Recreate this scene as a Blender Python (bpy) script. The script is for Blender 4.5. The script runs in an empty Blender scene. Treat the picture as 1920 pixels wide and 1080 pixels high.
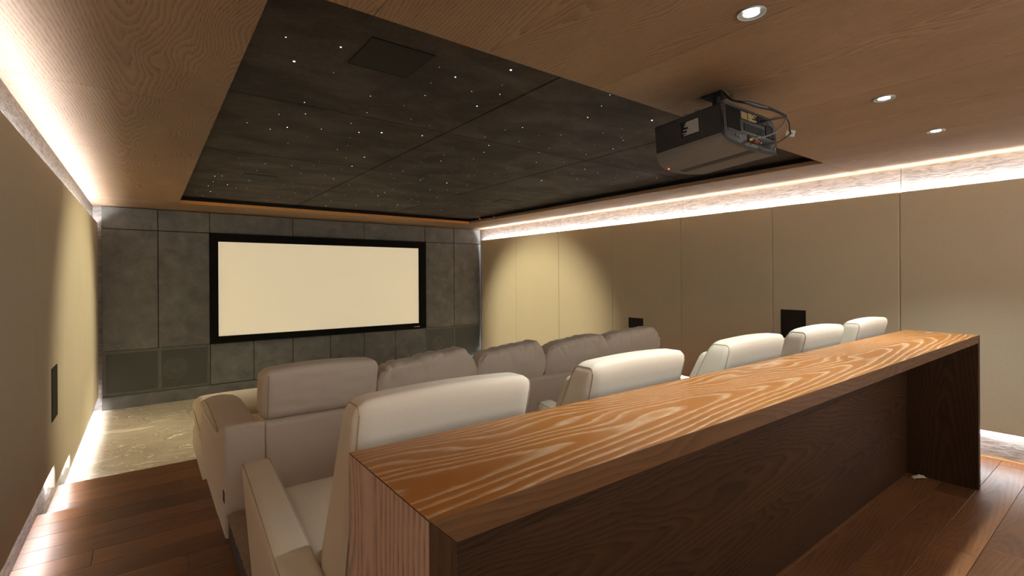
import bpy, bmesh, math, random
from mathutils import Vector, Matrix, noise
S = bpy.context.scene
COL = S.collection
R = math.radians

# ------------------------------------------------------------------ camera, world, exposure
EYE = 1.78                                   # eye height above the carpeted front floor
cam_data = bpy.data.cameras.new('camera')
cam_data.sensor_width = 36.0
cam_data.lens = 36.0 * 913.75 / 1920.0
cam_data.shift_y = -(540.0 - 519.46) / 1920.0
cam_data.clip_start = 0.02
cam = bpy.data.objects.new('camera', cam_data)
COL.objects.link(cam)
cam.matrix_world = (Matrix.Translation((0, 0, EYE)) @ Matrix.Rotation(-0.64431, 4, 'Z')
                    @ Matrix.Rotation(R(90), 4, 'X') @ Matrix.Rotation(-0.005555, 4, 'Z'))
S.camera = cam
w = bpy.data.worlds.new('world'); S.world = w
w.use_nodes = True
w.node_tree.nodes['Background'].inputs[0].default_value = (1.0, 0.97, 0.92, 1)
w.node_tree.nodes['Background'].inputs[1].default_value = 1.05
S.view_settings.view_transform = 'Standard'
S.view_settings.look = 'None'
S.view_settings.gamma = 1.0
S.view_settings.use_curve_mapping = False
S.view_settings.exposure = 1.48
S.cycles.max_bounces = 10
S.cycles.diffuse_bounces = 6
S.cycles.sample_clamp_indirect = 4.0
S.cycles.caustics_reflective = False
S.cycles.caustics_refractive = False

LED_POWER = 120.0         # emission of the concealed strips
SPOT_WATTS = 38.0         # each ceiling downlight
SCREEN_GLOW = 0.150        # luminance of the projected picture
FRONT_WATTS = 430.0        # each unseen spot added in the star ceiling's gap to brighten the front


def h(z):                                    # height given relative to the eye -> height above the front floor
    return z + EYE


# levels
CEIL, STAR = h(1.0), h(1.09)
PLAT, TREAD, CARPET = h(-1.535), h(-1.66), 0.0
RISER = h(-1.36)
PTOP, PBOT = h(0.77), h(-1.305)
XL, XR = -0.575, 5.655                       # side walls behind the fabric panels
FL, FR = -0.52, 5.60                         # faces of the fabric panels
YF = 8.614                                   # face of the screen wall
YB = -1.3


# ------------------------------------------------------------------ materials
def C(r, g, b):
    def f(c):
        c /= 255.0
        return c / 12.92 if c <= 0.04045 else ((c + 0.055) / 1.055) ** 2.4
    return (f(r), f(g), f(b), 1.0)


class NT:
    def __init__(self, name):
        self.m = bpy.data.materials.new(name)
        self.m.use_nodes = True
        self.t = self.m.node_tree
        self.b = self.t.nodes['Principled BSDF']

    def n(self, typ, **kw):
        nd = self.t.nodes.new(typ)
        for k, v in kw.items():
            setattr(nd, k, v)
        return nd

    def link(self, a, b):
        self.t.links.new(a, b)

    def val(self, sock, v):
        if isinstance(v, (int, float, tuple, list)):
            sock.default_value = v
        else:
            self.link(v, sock)

    def math(self, op, a, b=0.0, c=None):
        nd = self.n('ShaderNodeMath', operation=op)
        self.val(nd.inputs[0], a); self.val(nd.inputs[1], b)
        if c is not None:
            self.val(nd.inputs[2], c)
        return nd.outputs[0]

    def noise(self, vec, scale, detail=3.0, rough=0.55, dist=0.0):
        nd = self.n('ShaderNodeTexNoise')
        if vec is not None:
            self.link(vec, nd.inputs['Vector'])
        nd.inputs['Scale'].default_value = scale
        nd.inputs['Detail'].default_value = detail
        nd.inputs['Roughness'].default_value = rough
        nd.inputs['Distortion'].default_value = dist
        return nd.outputs['Fac']

    def mapping(self, vec, scale):
        nd = self.n('ShaderNodeMapping')
        self.link(vec, nd.inputs[0])
        nd.inputs['Scale'].default_value = scale
        return nd.outputs[0]

    def ramp(self, fac, stops):
        nd = self.n('ShaderNodeValToRGB')
        self.link(fac, nd.inputs[0])
        e = nd.color_ramp.elements
        while len(e) < len(stops):
            e.new(0.5)
        for el, (p, c) in zip(e, stops):
            el.position = p
            el.color = c if isinstance(c, tuple) else (c, c, c, 1)
        return nd.outputs[0]

    def mix(self, fac, a, b, blend='MIX'):
        nd = self.n('ShaderNodeMix', data_type='RGBA', blend_type=blend)
        self.val(nd.inputs[0], fac); self.val(nd.inputs[6], a); self.val(nd.inputs[7], b)
        return nd.outputs[2]

    def bump(self, height, strength, dist=0.01):
        nd = self.n('ShaderNodeBump')
        self.link(height, nd.inputs['Height'])
        nd.inputs['Strength'].default_value = strength
        nd.inputs['Distance'].default_value = dist
        self.link(nd.outputs[0], self.b.inputs['Normal'])

    def coord(self, which='Object'):
        return self.n('ShaderNodeTexCoord').outputs[which]


def oak(name, light, dark, line, line_amt=0.6, rough=0.42, freq=55.0, taper=0.16, tone=0.35, spec=0.5, wide=0.5, tone_dark=0.62):
    """Plain-sawn oak: UV.x runs across the board, UV.y along it; arches where the cut leaves the growth rings."""
    k = NT(name)
    uv = k.coord('UV')
    sep = k.n('ShaderNodeSeparateXYZ'); k.link(uv, sep.inputs[0])
    u, v = sep.outputs[0], sep.outputs[1]
    slow = k.noise(k.mapping(uv, (3.0, 0.9, 1)), 1.0, 2.0, 0.5)
    mid = k.noise(k.mapping(uv, (14.0, 3.2, 1)), 1.0, 3.0, 0.6)
    uu = k.math('ADD', u, k.math('MULTIPLY', k.math('SUBTRACT', slow, 0.5), 0.22))
    r = k.math('SQRT', k.math('ADD', k.math('MULTIPLY', uu, uu), 0.0032))
    ring = k.math('ADD', r, k.math('MULTIPLY', v, taper))
    ring = k.math('ADD', ring, k.math('MULTIPLY', k.math('SUBTRACT', mid, 0.5), 0.022))
    ring = k.math('ADD', ring, k.math('MULTIPLY', k.math('SUBTRACT', slow, 0.5), 0.13))
    fr = k.math('FRACT', k.math('MULTIPLY', ring, freq))
    band = k.ramp(fr, [(0.0, 0.0), (max(0.02, 0.62 - wide), 0.05), (0.86, 1.0), (0.97, 0.25), (1.0, 0.0)])
    pore = k.noise(k.mapping(uv, (420.0, 14.0, 1)), 1.0, 2.0, 0.6)
    porem = k.ramp(pore, [(0.42, 0.0), (0.66, 1.0)])
    amt = k.math('MULTIPLY', k.math('MULTIPLY', band, k.math('ADD', k.math('MULTIPLY', porem, 0.75), 0.25)), line_amt)
    patch = k.noise(k.mapping(uv, (2.2, 0.7, 1)), 1.0, 4.0, 0.6)
    att = k.n('ShaderNodeAttribute', attribute_name='board')
    tonev = k.math('ADD', k.math('MULTIPLY', k.math('SUBTRACT', patch, 0.5), 1.5), 0.5)
    base = k.mix(k.ramp(tonev, [(0.15, 0.0), (0.85, 1.0)]), dark, light)
    base = k.mix(k.math('MULTIPLY', att.outputs['Fac'], tone), base, k.mix(tone_dark, base, dark, 'MULTIPLY'))
    fleck = k.noise(k.mapping(uv, (300.0, 9.0, 1)), 1.0, 2.0, 0.5)
    base = k.mix(k.math('MULTIPLY', k.ramp(fleck, [(0.5, 0.0), (0.75, 1.0)]), 0.35), base, dark)
    colr = k.mix(amt, base, line)
    k.link(colr, k.b.inputs['Base Color'])
    k.val(k.b.inputs['Roughness'], k.math('ADD', k.math('MULTIPLY', amt, 0.15), rough))
    k.b.inputs['Specular IOR Level'].default_value = spec
    k.bump(k.math('ADD', k.math('MULTIPLY', amt, -1.0), k.math('MULTIPLY', fleck, -0.3)), 0.12, 0.002)
    return k.m


def fabric(name, col, col2, scale=900.0, sheen=0.2, bump=0.25, rough=0.9, blotch=2.5):
    k = NT(name)
    co = k.coord()
    a = k.noise(k.mapping(co, (1.0, 0.12, 0.12)), scale, 1.0)
    b2 = k.noise(k.mapping(co, (0.12, 1.0, 1.0)), scale, 1.0)
    weave = k.math('MULTIPLY', k.math('ADD', a, b2), 0.5)
    bl = k.noise(co, blotch, 4.0, 0.6)
    f = k.math('ADD', k.math('MULTIPLY', k.ramp(weave, [(0.3, 0.0), (0.7, 1.0)]), 0.6), k.math('MULTIPLY', bl, 0.4))
    k.link(k.mix(f, col2, col), k.b.inputs['Base Color'])
    k.b.inputs['Roughness'].default_value = rough
    k.b.inputs['Specular IOR Level'].default_value = 0.15
    k.b.inputs['Sheen Weight'].default_value = sheen
    k.b.inputs['Sheen Roughness'].default_value = 0.5
    k.bump(weave, bump, 0.002)
    return k.m


def plain(name, col, rough=0.5, metal=0.0, spec=0.5, nz=0.0, nscale=40.0):
    k = NT(name)
    if nz:
        f = k.noise(k.coord(), nscale, 4.0, 0.6)
        c2 = tuple(min(1.0, c * (1 - nz)) for c in col[:3]) + (1.0,)
        k.link(k.mix(k.ramp(f, [(0.3, 0.0), (0.7, 1.0)]), c2, col), k.b.inputs['Base Color'])
    else:
        k.b.inputs['Base Color'].default_value = col
    k.b.inputs['Roughness'].default_value = rough
    k.b.inputs['Metallic'].default_value = metal
    k.b.inputs['Specular IOR Level'].default_value = spec
    return k.m


def glow(name, col, strength):
    k = NT(name)
    k.b.inputs['Base Color'].default_value = col
    k.b.inputs['Emission Color'].default_value = col
    k.b.inputs['Emission Strength'].default_value = strength
    k.b.inputs['Roughness'].default_value = 0.8
    return k.m


def mottled(name, stops, scale=2.2, stretch=(1, 1, 1), rough=0.6, spec=0.3, bump=0.15):
    k = NT(name)
    co = k.mapping(k.coord(), stretch)
    f = k.noise(co, scale, 6.0, 0.62, 0.4)
    g = k.noise(co, scale * 30, 3.0, 0.6)
    f2 = k.math('ADD', k.math('MULTIPLY', f, 0.75), k.math('MULTIPLY', g, 0.25))
    k.link(k.ramp(f2, stops), k.b.inputs['Base Color'])
    k.b.inputs['Roughness'].default_value = rough
    k.b.inputs['Specular IOR Level'].default_value = spec
    k.bump(g, bump, 0.002)
    return k.m


def carpet_mat():
    k = NT('carved_cream_carpet')
    co = k.coord()
    n1 = k.noise(k.mapping(co, (0.8, 1.9, 1.0)), 1.5, 2.5, 0.5, 1.2)
    n2 = k.noise(k.mapping(co, (1.2, 2.4, 1.0)), 3.4, 2.5, 0.5, 1.6)
    def ridge(n, wdt):
        d = k.math('ABSOLUTE', k.math('SUBTRACT', k.math('FRACT', k.math('MULTIPLY', n, 7.0)), 0.5))
        return k.ramp(d, [(0.0, 1.0), (wdt, 0.0)])
    rg = k.math('MAXIMUM', ridge(n1, 0.16), k.math('MULTIPLY', ridge(n2, 0.14), 0.6))
    soft_n = k.noise(co, 1.3, 3.0, 0.5)
    pile = k.noise(co, 500.0, 2.0)
    f = k.math('ADD', k.math('MULTIPLY', rg, 0.45), k.math('MULTIPLY', soft_n, 0.6))
    k.link(k.ramp(f, [(0.15, C(178, 162, 142)), (0.75, C(236, 226, 208))]), k.b.inputs['Base Color'])
    k.b.inputs['Roughness'].default_value = 0.5
    k.b.inputs['Specular IOR Level'].default_value = 0.45
    k.bump(k.math('ADD', rg, k.math('MULTIPLY', pile, 0.01)), 0.8, 0.02)
    return k.m


def limed_mat():
    k = NT('limewashed_wall')
    co = k.coord()
    a = k.noise(k.mapping(co, (1.0, 2.0, 9.0)), 5.0, 6.0, 0.65, 0.8)
    k.link(k.ramp(a, [(0.3, C(132, 124, 118)), (0.64, C(192, 186, 182))]), k.b.inputs['Base Color'])
    k.b.inputs['Roughness'].default_value = 0.7
    k.bump(a, 0.5, 0.02)
    return k.m


def cloth_screen(name, col, clear):
    k = NT(name)
    tr = k.n('ShaderNodeBsdfTransparent')
    mx = k.n('ShaderNodeMixShader')
    mx.inputs[0].default_value = clear
    k.b.inputs['Base Color'].default_value = col
    k.b.inputs['Roughness'].default_value = 0.4
    k.link(k.b.outputs[0], mx.inputs[1]); k.link(tr.outputs[0], mx.inputs[2])
    k.link(mx.outputs[0], k.t.nodes['Material Output'].inputs[0])
    return k.m


M = {}
M['soffit'] = oak('brown_oak_soffit', C(182, 150, 116), C(152, 121, 90), C(70, 51, 37), 0.75, 0.5, 62.0, 0.085, 0.35)
M['floor'] = oak('dark_oak_floor', C(154, 104, 64), C(106, 68, 43), C(50, 31, 20), 0.6, 0.38, 55.0, 0.06, 0.8)
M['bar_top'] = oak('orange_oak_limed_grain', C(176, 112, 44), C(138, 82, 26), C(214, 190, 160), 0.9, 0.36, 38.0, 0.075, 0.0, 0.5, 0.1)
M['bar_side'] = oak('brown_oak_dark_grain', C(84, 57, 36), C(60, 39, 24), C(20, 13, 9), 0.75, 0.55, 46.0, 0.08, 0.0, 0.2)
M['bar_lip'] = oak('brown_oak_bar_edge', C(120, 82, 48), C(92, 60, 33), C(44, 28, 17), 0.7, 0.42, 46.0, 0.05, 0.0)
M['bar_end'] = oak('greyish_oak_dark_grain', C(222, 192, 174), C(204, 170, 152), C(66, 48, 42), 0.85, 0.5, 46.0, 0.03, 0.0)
M['bright_oak'] = oak('amber_oak_edge', C(244, 178, 92), C(226, 152, 70), C(170, 104, 44), 0.4, 0.4, 60.0, 0.02, 0.0)
M['dark_wood'] = oak('dark_stained_wood', C(70, 50, 40), C(52, 36, 30), C(28, 18, 14), 0.5, 0.5, 50.0, 0.03, 0.0)
M['panel_fabric'] = fabric('beige_wall_linen', C(212, 198, 172), C(192, 178, 152), 700.0, 0.15, 0.2)
M['sofa_fabric'] = fabric('taupe_sofa_linen', C(226, 213, 199), C(210, 197, 182), 900.0, 0.2, 0.25)
M['chair_fabric'] = fabric('pale_beige_velvet', C(234, 223, 207), C(218, 207, 190), 1000.0, 0.15, 0.2)
M['piping'] = fabric('seam_thread', C(196, 180, 160), C(176, 160, 140), 900.0, 0.1, 0.1)
M['clad'] = mottled('slate_grey_board', [(0.3, C(90, 91, 90)), (0.5, C(112, 113, 111)), (0.7, C(132, 132, 129))], 5.0, (1, 1, 1), 0.55, 0.35)
M['star_board'] = mottled('charcoal_star_board', [(0.32, C(44, 39, 37)), (0.5, C(70, 64, 60)), (0.68, C(96, 89, 83))], 2.2, (1, 1.35, 1), 0.7, 0.25)
M['black'] = plain('matt_black', C(14, 13, 13), 0.6, 0, 0.3)
M['velvet_black'] = plain('black_velvet_frame', C(16, 15, 14), 0.85, 0, 0.2, 0.3, 300)
M['grille_dark'] = plain('brown_black_grille', C(30, 25, 21), 0.6, 0, 0.3, 0.3, 500)
M['baffle'] = plain('dark_speaker_baffle', C(96, 98, 94), 0.6)
M['speaker_grey'] = plain('grey_speaker_board', C(222, 224, 218), 0.6, 0, 0.3, 0.1, 30)
M['cone'] = plain('speaker_cone', C(158, 160, 155), 0.45, 0, 0.5)
M['grille_cloth'] = cloth_screen('grey_grille_cloth', C(104, 106, 101), 0.5)
M['metal'] = plain('brushed_metal', C(170, 172, 172), 0.35, 0.9)
M['grey_metal'] = plain('grey_lamp_reflector', C(150, 152, 148), 0.4, 0.6)
M['white_plastic'] = plain('white_plastic', C(215, 212, 205), 0.45)
M['pj_dark'] = plain('charcoal_plastic', C(46, 44, 45), 0.5, 0, 0.4, 0.08, 300)
M['pj_grey'] = plain('grey_plastic', C(104, 100, 96), 0.45, 0, 0.45, 0.05, 300)
M['pj_rear'] = plain('dark_brown_plastic', C(40, 34, 32), 0.4, 0, 0.5)
M['cable'] = plain('black_rubber', C(14, 14, 14), 0.45)
M['grey_cable'] = plain('grey_rubber', C(110, 108, 104), 0.45)
M['yellow'] = plain('yellow_plug', C(225, 200, 30), 0.4)
M['red'] = plain('red_plug', C(170, 30, 24), 0.4)
M['label_grey'] = plain('printed_grey', C(190, 188, 184), 0.6)
M['label_gold'] = plain('printed_gold', C(176, 152, 96), 0.6)
M['paper'] = plain('cream_paper', C(214, 204, 176), 0.8, 0, 0.2, 0.1, 60)
M['carpet'] = carpet_mat()
M['shag'] = mottled('beige_shag_carpet', [(0.3, C(132, 112, 94)), (0.7, C(176, 156, 134))], 60.0, (1, 1, 1), 0.95, 0.1, 0.9)
M['limed'] = limed_mat()
M['led'] = glow('cool_white_led', (0.95, 0.965, 1.0, 1), LED_POWER)
M['led_dim'] = glow('cool_white_led_dimmed', (0.95, 0.965, 1.0, 1), LED_POWER * .36)
M['led_floor'] = glow('cool_white_led_floor', (0.95, 0.965, 1.0, 1), LED_POWER * .38)
M['lens'] = glow('downlight_lens', (0.93, 1.0, 0.95, 1), 30.0)
M['screen'] = glow('projected_cream_picture', (0.97, 0.86, 0.60, 1), SCREEN_GLOW)
M['standby'] = glow('red_standby_lamp', (1.0, 0.05, 0.03, 1), 4.0)
STAR_MATS = {c: glow('star_point_%s' % n, (0.80, 0.93, 1.0, 1), s)
             for c, n, s in ((1, 'faint', .35), (2, 'soft', .65), (3, 'clear', 1.2), (4, 'bright', 1.9))}


# ------------------------------------------------------------------ mesh helpers
def tag(o, label, cat, group=None):
    o['label'] = label
    o['category'] = cat
    if group:
        o['group'] = group
    return o


def struct(o):
    o['kind'] = 'structure'
    return o


def thing(name, label, cat, loc=(0, 0, 0), group=None):
    o = bpy.data.objects.new(name, None)
    o.empty_display_size = 0.1
    COL.objects.link(o)
    o.location = loc
    return tag(o, label, cat, group)


def obj(name, bm, mat, parent=None, smooth=False, local=False):
    me = bpy.data.meshes.new(name)
    if parent is not None and not local:
        p, off = parent, Vector((0, 0, 0))
        while p is not None:
            off += p.location
            p = p.parent
        bmesh.ops.translate(bm, verts=bm.verts, vec=-off)
    bmesh.ops.recalc_face_normals(bm, faces=bm.faces)
    bm.to_mesh(me); bm.free()
    if smooth:
        me.polygons.foreach_set('use_smooth', [True] * len(me.polygons))
    me.materials.append(M[mat] if isinstance(mat, str) else mat)
    o = bpy.data.objects.new(name, me)
    COL.objects.link(o)
    if parent is not None:
        o.parent = parent
    return o


def box(bm, x0, x1, y0, y1, z0, z1, bev=0.0, seg=2):
    d = bmesh.ops.create_cube(bm, size=1.0)
    vs = d['verts']
    for v in vs:
        v.co = Vector((x0 + (v.co.x + .5) * (x1 - x0), y0 + (v.co.y + .5) * (y1 - y0), z0 + (v.co.z + .5) * (z1 - z0)))
    if bev:
        es = list({e for v in vs for e in v.link_edges})
        bmesh.ops.bevel(bm, geom=es, offset=bev, segments=seg, affect='EDGES', profile=0.5)
    return bm


def B(*a, **k):
    return box(bmesh.new(), *a, **k)


def prism(bm, pts, axis, a, b, bev=0.0, seg=2):
    """Closed outline pts (two coordinates) extruded along an axis from a to b. x: (y,z)  y: (x,z)  z: (x,y)"""
    def P(p, t):
        return {'x': (t, p[0], p[1]), 'y': (p[0], t, p[1]), 'z': (p[0], p[1], t)}[axis]
    lo = [bm.verts.new(P(p, a)) for p in pts]
    hi = [bm.verts.new(P(p, b)) for p in pts]
    n = len(pts)
    bm.faces.new(lo); bm.faces.new(list(reversed(hi)))
    for i in range(n):
        bm.faces.new((lo[i], lo[(i + 1) % n], hi[(i + 1) % n], hi[i]))
    if bev:
        es = list({e for v in lo + hi for e in v.link_edges})
        bmesh.ops.recalc_face_normals(bm, faces=bm.faces)
        bmesh.ops.bevel(bm, geom=es, offset=bev, segments=seg, affect='EDGES', profile=0.5)
    return bm


def soft(sx, sy, sz, r, n=14, fn=None):
    """A rounded block centred on the origin with an even grid of faces, optionally reshaped by fn(co, unit)."""
    bm = bmesh.new()
    bmesh.ops.create_cube(bm, size=2.0)
    bmesh.ops.subdivide_edges(bm, edges=bm.edges[:], cuts=n, use_grid_fill=True)
    hx, hy, hz = sx / 2, sy / 2, sz / 2
    for v in bm.verts:
        c = [math.copysign(1 - (1 - abs(t)) ** 1.35, t) for t in v.co]
        unit = Vector(c)
        p = Vector((c[0] * hx, c[1] * hy, c[2] * hz))
        q = Vector((max(-hx + r, min(hx - r, p.x)), max(-hy + r, min(hy - r, p.y)), max(-hz + r, min(hz - r, p.z))))
        d = p - q
        if d.length > 1e-9:
            p = q + d.normalized() * r
        if fn:
            p = fn(p, unit)
        v.co = p
    return bm


def tube(bm, pts, r, n=8, closed=False):
    pts = [Vector(p) for p in pts]
    rings = []
    m = len(pts)
    up = Vector((0, 0, 1))
    for i, p in enumerate(pts):
        a = pts[(i - 1) % m] if (closed or i > 0) else p
        b = pts[(i + 1) % m] if (closed or i < m - 1) else p
        t = (b - a)
        t = t.normalized() if t.length > 1e-9 else Vector((1, 0, 0))
        s = t.cross(up)
        if s.length < 0.05:
            s = t.cross(Vector((0, 1, 0)))
        s.normalize()
        q = s.cross(t).normalized()
        rings.append([bm.verts.new(p + (s * math.cos(2 * math.pi * j / n) + q * math.sin(2 * math.pi * j / n)) * r) for j in range(n)])
    for i in range(m if closed else m - 1):
        A, Bq = rings[i], rings[(i + 1) % m]
        for j in range(n):
            bm.faces.new((A[j], A[(j + 1) % n], Bq[(j + 1) % n], Bq[j]))
    if not closed:
        bm.faces.new(list(reversed(rings[0]))); bm.faces.new(rings[-1])
    return bm


def spline(pts, k=8):
    """Catmull-Rom through the points."""
    P = [Vector(p) for p in pts]
    P = [P[0] * 2 - P[1]] + P + [P[-1] * 2 - P[-2]]
    out = []
    for i in range(1, len(P) - 2):
        for j in range(k):
            t = j / k
            a, b, c, d = P[i - 1], P[i], P[i + 1], P[i + 2]
            out.append(0.5 * ((2 * b) + (c - a) * t + (2 * a - 5 * b + 4 * c - d) * t * t + (3 * b - a - 3 * c + d) * t ** 3))
    out.append(P[-2])
    return out


def lathe(bm, prof, axis='z', n=32, c=(0, 0, 0)):
    """prof: list of (radius, along)."""
    rings = []
    for r, a in prof:
        ring = []
        for j in range(n):
            t = 2 * math.pi * j / n
            x, y = r * math.cos(t), r * math.sin(t)
            p = {'z': (x, y, a), 'y': (x, a, y), 'x': (a, x, y)}[axis]
            ring.append(bm.verts.new(Vector(p) + Vector(c)))
        rings.append(ring)
    for A, Bq in zip(rings, rings[1:]):
        for j in range(n):
            bm.faces.new((A[j], A[(j + 1) % n], Bq[(j + 1) % n], Bq[j]))
    return bm


def grain(bm, along, rnd, faces=None, centre=None):
    """UVs in metres (across, along) for the wood materials, plus a per-board tone in the attribute 'board'."""
    uvl = bm.loops.layers.uv.verify()
    bl = bm.faces.layers.float.get('board') or bm.faces.layers.float.new('board')
    fs = faces if faces is not None else bm.faces
    ou, ov, tn = rnd.uniform(-.12, .12), rnd.uniform(0, 40), rnd.random()
    bm.normal_update()
    allv = [v.co for f in fs for v in f.verts]
    mid = [(min(c[i] for c in allv) + max(c[i] for c in allv)) / 2 for i in range(3)] if centre is None else centre
    for f in fs:
        f[bl] = tn
        ax = max(range(3), key=lambda i: abs(f.normal[i]))
        g = along if ax != along else (along + 1) % 3
        o = [i for i in range(3) if i != ax and i != g][0]
        for l in f.loops:
            c = l.vert.co
            l[uvl].uv = (c[o] - mid[o] + ou + (0.03 if ax == along else 0), c[g] + ov)
    return bm


def layered():
    bm = bmesh.new()
    bm.loops.layers.uv.verify(); bm.faces.layers.float.new('board')
    return bm


def boards(name, rects, z0, z1, along, mat, rnd, gap=0.0012, bev=0.0012, parent=None):
    """Flat boards laid side by side: rects of (x0,x1,y0,y1), grain along axis 0 or 1."""
    bm = layered()
    for (x0, x1, y0, y1) in rects:
        old = set(bm.faces)
        box(bm, x0 + gap, x1 - gap, y0 + gap, y1 - gap, z0, z1, bev, 1)
        grain(bm, along, rnd, [f for f in bm.faces if f not in old])
    return obj(name, bm, mat, parent)


# ------------------------------------------------------------------ the room
rnd = random.Random(7)
RX0, RX1, RY0, RY1 = 0.356, 4.833, 1.803, 7.76          # opening of the star ceiling in the oak soffit

# floors: carpeted front, one oak step, oak rear platform
struct(obj('floor', B(XL - .1, XR + .1, 5.20, YF + .2, -0.1, 0.0), 'carpet'))


def planks(x0, x1, y0, y1, wid, length, rnd):
    out, y, k = [], y1, 0
    while y > y0 + 1e-4:
        ya = max(y0, y - wid)
        x = x0 - rnd.uniform(0.1, length)
        while x < x1:
            b = x + length
            if b > x0 + 0.02:
                out.append((max(x, x0), min(b, x1), ya, y))
            x = b
        y = ya
    return out


struct(boards('floor_step', planks(XL, 0.41, 4.38, 5.345, 0.24, 2.4, rnd), TREAD - .06, TREAD, 0, 'floor', rnd))
struct(boards('floor_rear', planks(XL, XR, YB, 4.40, 0.19, 1.9, rnd), PLAT - .045, PLAT, 0, 'floor', rnd))
bm = bmesh.new()
box(bm, XL, XR, YB, 4.375, -0.1, PLAT - .046)
box(bm, XL, 0.405, 4.375, 5.32, -0.1, TREAD - .061)
box(bm, 0.415, XR, 4.375, 5.60, -0.1, TREAD)
struct(obj('floor_base', bm, 'dark_wood'))

# recliner tier: low box with shag carpet on top and dark timber sides
bm = bmesh.new()
box(bm, 0.378, 5.02, 1.222, 3.262, PLAT, RISER - .022, 0.003, 1)
struct(obj('floor_tier', grain(bm, 0, rnd), 'dark_wood'))
bm = bmesh.new()
bmesh.ops.create_grid(bm, x_segments=150, y_segments=90, size=1.0)
for v in bm.verts:
    u, t = v.co.x, v.co.y
    x, y = 2.698 + u * 2.326, 2.243 + t * 1.024
    e = max(abs(u), abs(t))
    n1 = noise.noise(Vector((x * 45, y * 45, 0)))
    z = RISER + 0.004 * n1
    if e > 0.995:
        z -= 0.02
        x += 0.006 * n1 - (0.002 if u < 0 else -0.002); y += 0.006 * n1
    v.co = (x, y, z)
struct(obj('floor_tier_carpet', bm, 'shag', smooth=True))

# walls behind the panels
struct(obj('wall_left', B(XL - .1, XL, YB - .1, YF + .18, -.1, CEIL + .2), 'limed'))
bm = bmesh.new()
ys = [YB - .1, 0.2, 1.457, 3.771, 6.131, YF + .18]
for a, b in zip(ys, ys[1:]):
    box(bm, XR, XR + .1, a + .0015, b - .0015, -.1, CEIL + .2)
struct(obj('wall_right', bm, 'limed'))
struct(obj('wall_front', B(XL - .1, XR + .1, YF + .085, YF + .2, -.1, CEIL + .2), 'limed'))
struct(obj('added_low_wall_back', B(XL - .1, XR + .1, YB - .1, YB, -.1, h(-.1)), 'panel_fabric'))  # unseen low wall, added to block low world light; fill enters above it
struct(obj('wall_left_rear', B(FL - .03, FL, YB, 2.745, PBOT, PTOP, .006), 'panel_fabric'))
struct(obj('wall_right_rear', B(FR, FR + .03, YB, 0.277, PBOT, PTOP, .006), 'panel_fabric'))

# oak soffit round the star ceiling, in veneered boards; grain runs towards the screen
rects = []
for a, b in ((YB, 1.803), (1.803, 3.32), (3.32, 4.815), (4.815, 6.35), (6.35, 7.70)):
    rects.append((XL, RX0, a, b))
xs = [RX0, 0.70, 1.93, 3.16, 4.39, XR - .008]
for a, b in zip(xs, xs[1:]):
    rects.append((a, b, YB, RY0))
for a, b in ((RY0, 3.05), (3.05, 4.55), (4.55, 6.05), (6.05, 7.70)):
    rects.append((RX1, XR - .008, a, b))
struct(boards('ceiling', rects, CEIL, CEIL + .04, 1, 'soffit', rnd, 0.0013, 0.0013))
bm = layered()
for a, b in ((XL, 0.664), (0.664, 2.2), (2.2, 3.7), (3.7, XR - .008)):
    old = set(bm.faces)
    y0 = 7.70 if a < RX0 or b > RX1 else RY1
    prism(bm, [(a, y0 if a < RX0 else RY1), (RX0, y0), (RX0, RY1), (b, RY1), (b, YF + .09), (a, YF + .09)] if a < RX0
          else [(a, RY1), (RX1, RY1), (RX1, y0), (b, y0), (b, YF + .09), (a, YF + .09)] if b > RX1
          else [(a + .001, RY1), (b - .001, RY1), (b - .001, YF + .09), (a + .001, YF + .09)], 'z', CEIL, CEIL + .04)
    grain(bm, 0, rnd, [f for f in bm.faces if f not in old])
struct(obj('ceiling_front', bm, 'soffit'))
# black shadow gap above the oak lip, closed by a slab above
bm = bmesh.new()
g = 0.05
box(bm, RX0 - .12, RX1 + .12, RY0 - .12, RY0 - .10, CEIL + .04, CEIL + .22)
box(bm, RX0 - .12, RX1 + .12, RY1 + .10, RY1 + .12, CEIL + .04, CEIL + .22)
box(bm, RX0 - .12, RX0 - .10, RY0 - .10, RY1 + .10, CEIL + .04, CEIL + .22)
box(bm, RX1 + .10, RX1 + .12, RY0 - .10, RY1 + .10, CEIL + .04, CEIL + .22)
struct(obj('ceiling_shadow_gap', bm, 'black'))
struct(obj('ceiling_slab', B(XL - .1, XR + .1, YB - .1, YF + .2, CEIL + .22, CEIL + .3), 'black'))
# bright oak edging: lip of the opening towards the viewer, and the raw edges beside the right wall
bm = layered()
box(bm, RX0, RX1, RY1 - .004, RY1 - .0005, CEIL, CEIL + .04)
struct(obj('trim_1', grain(bm, 0, rnd), 'bright_oak'))
bm = layered()
box(bm, XR - .008, XR - .001, YB, YF + .08, CEIL - .002, CEIL + .02)
struct(obj('trim_2', grain(bm, 1, rnd), 'bright_oak'))
bm = layered()
box(bm, XR - .010, XR - .001, YB, 4.38, PLAT, PLAT + .004)
struct(obj('trim_3', grain(bm, 1, rnd), 'bright_oak'))

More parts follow.
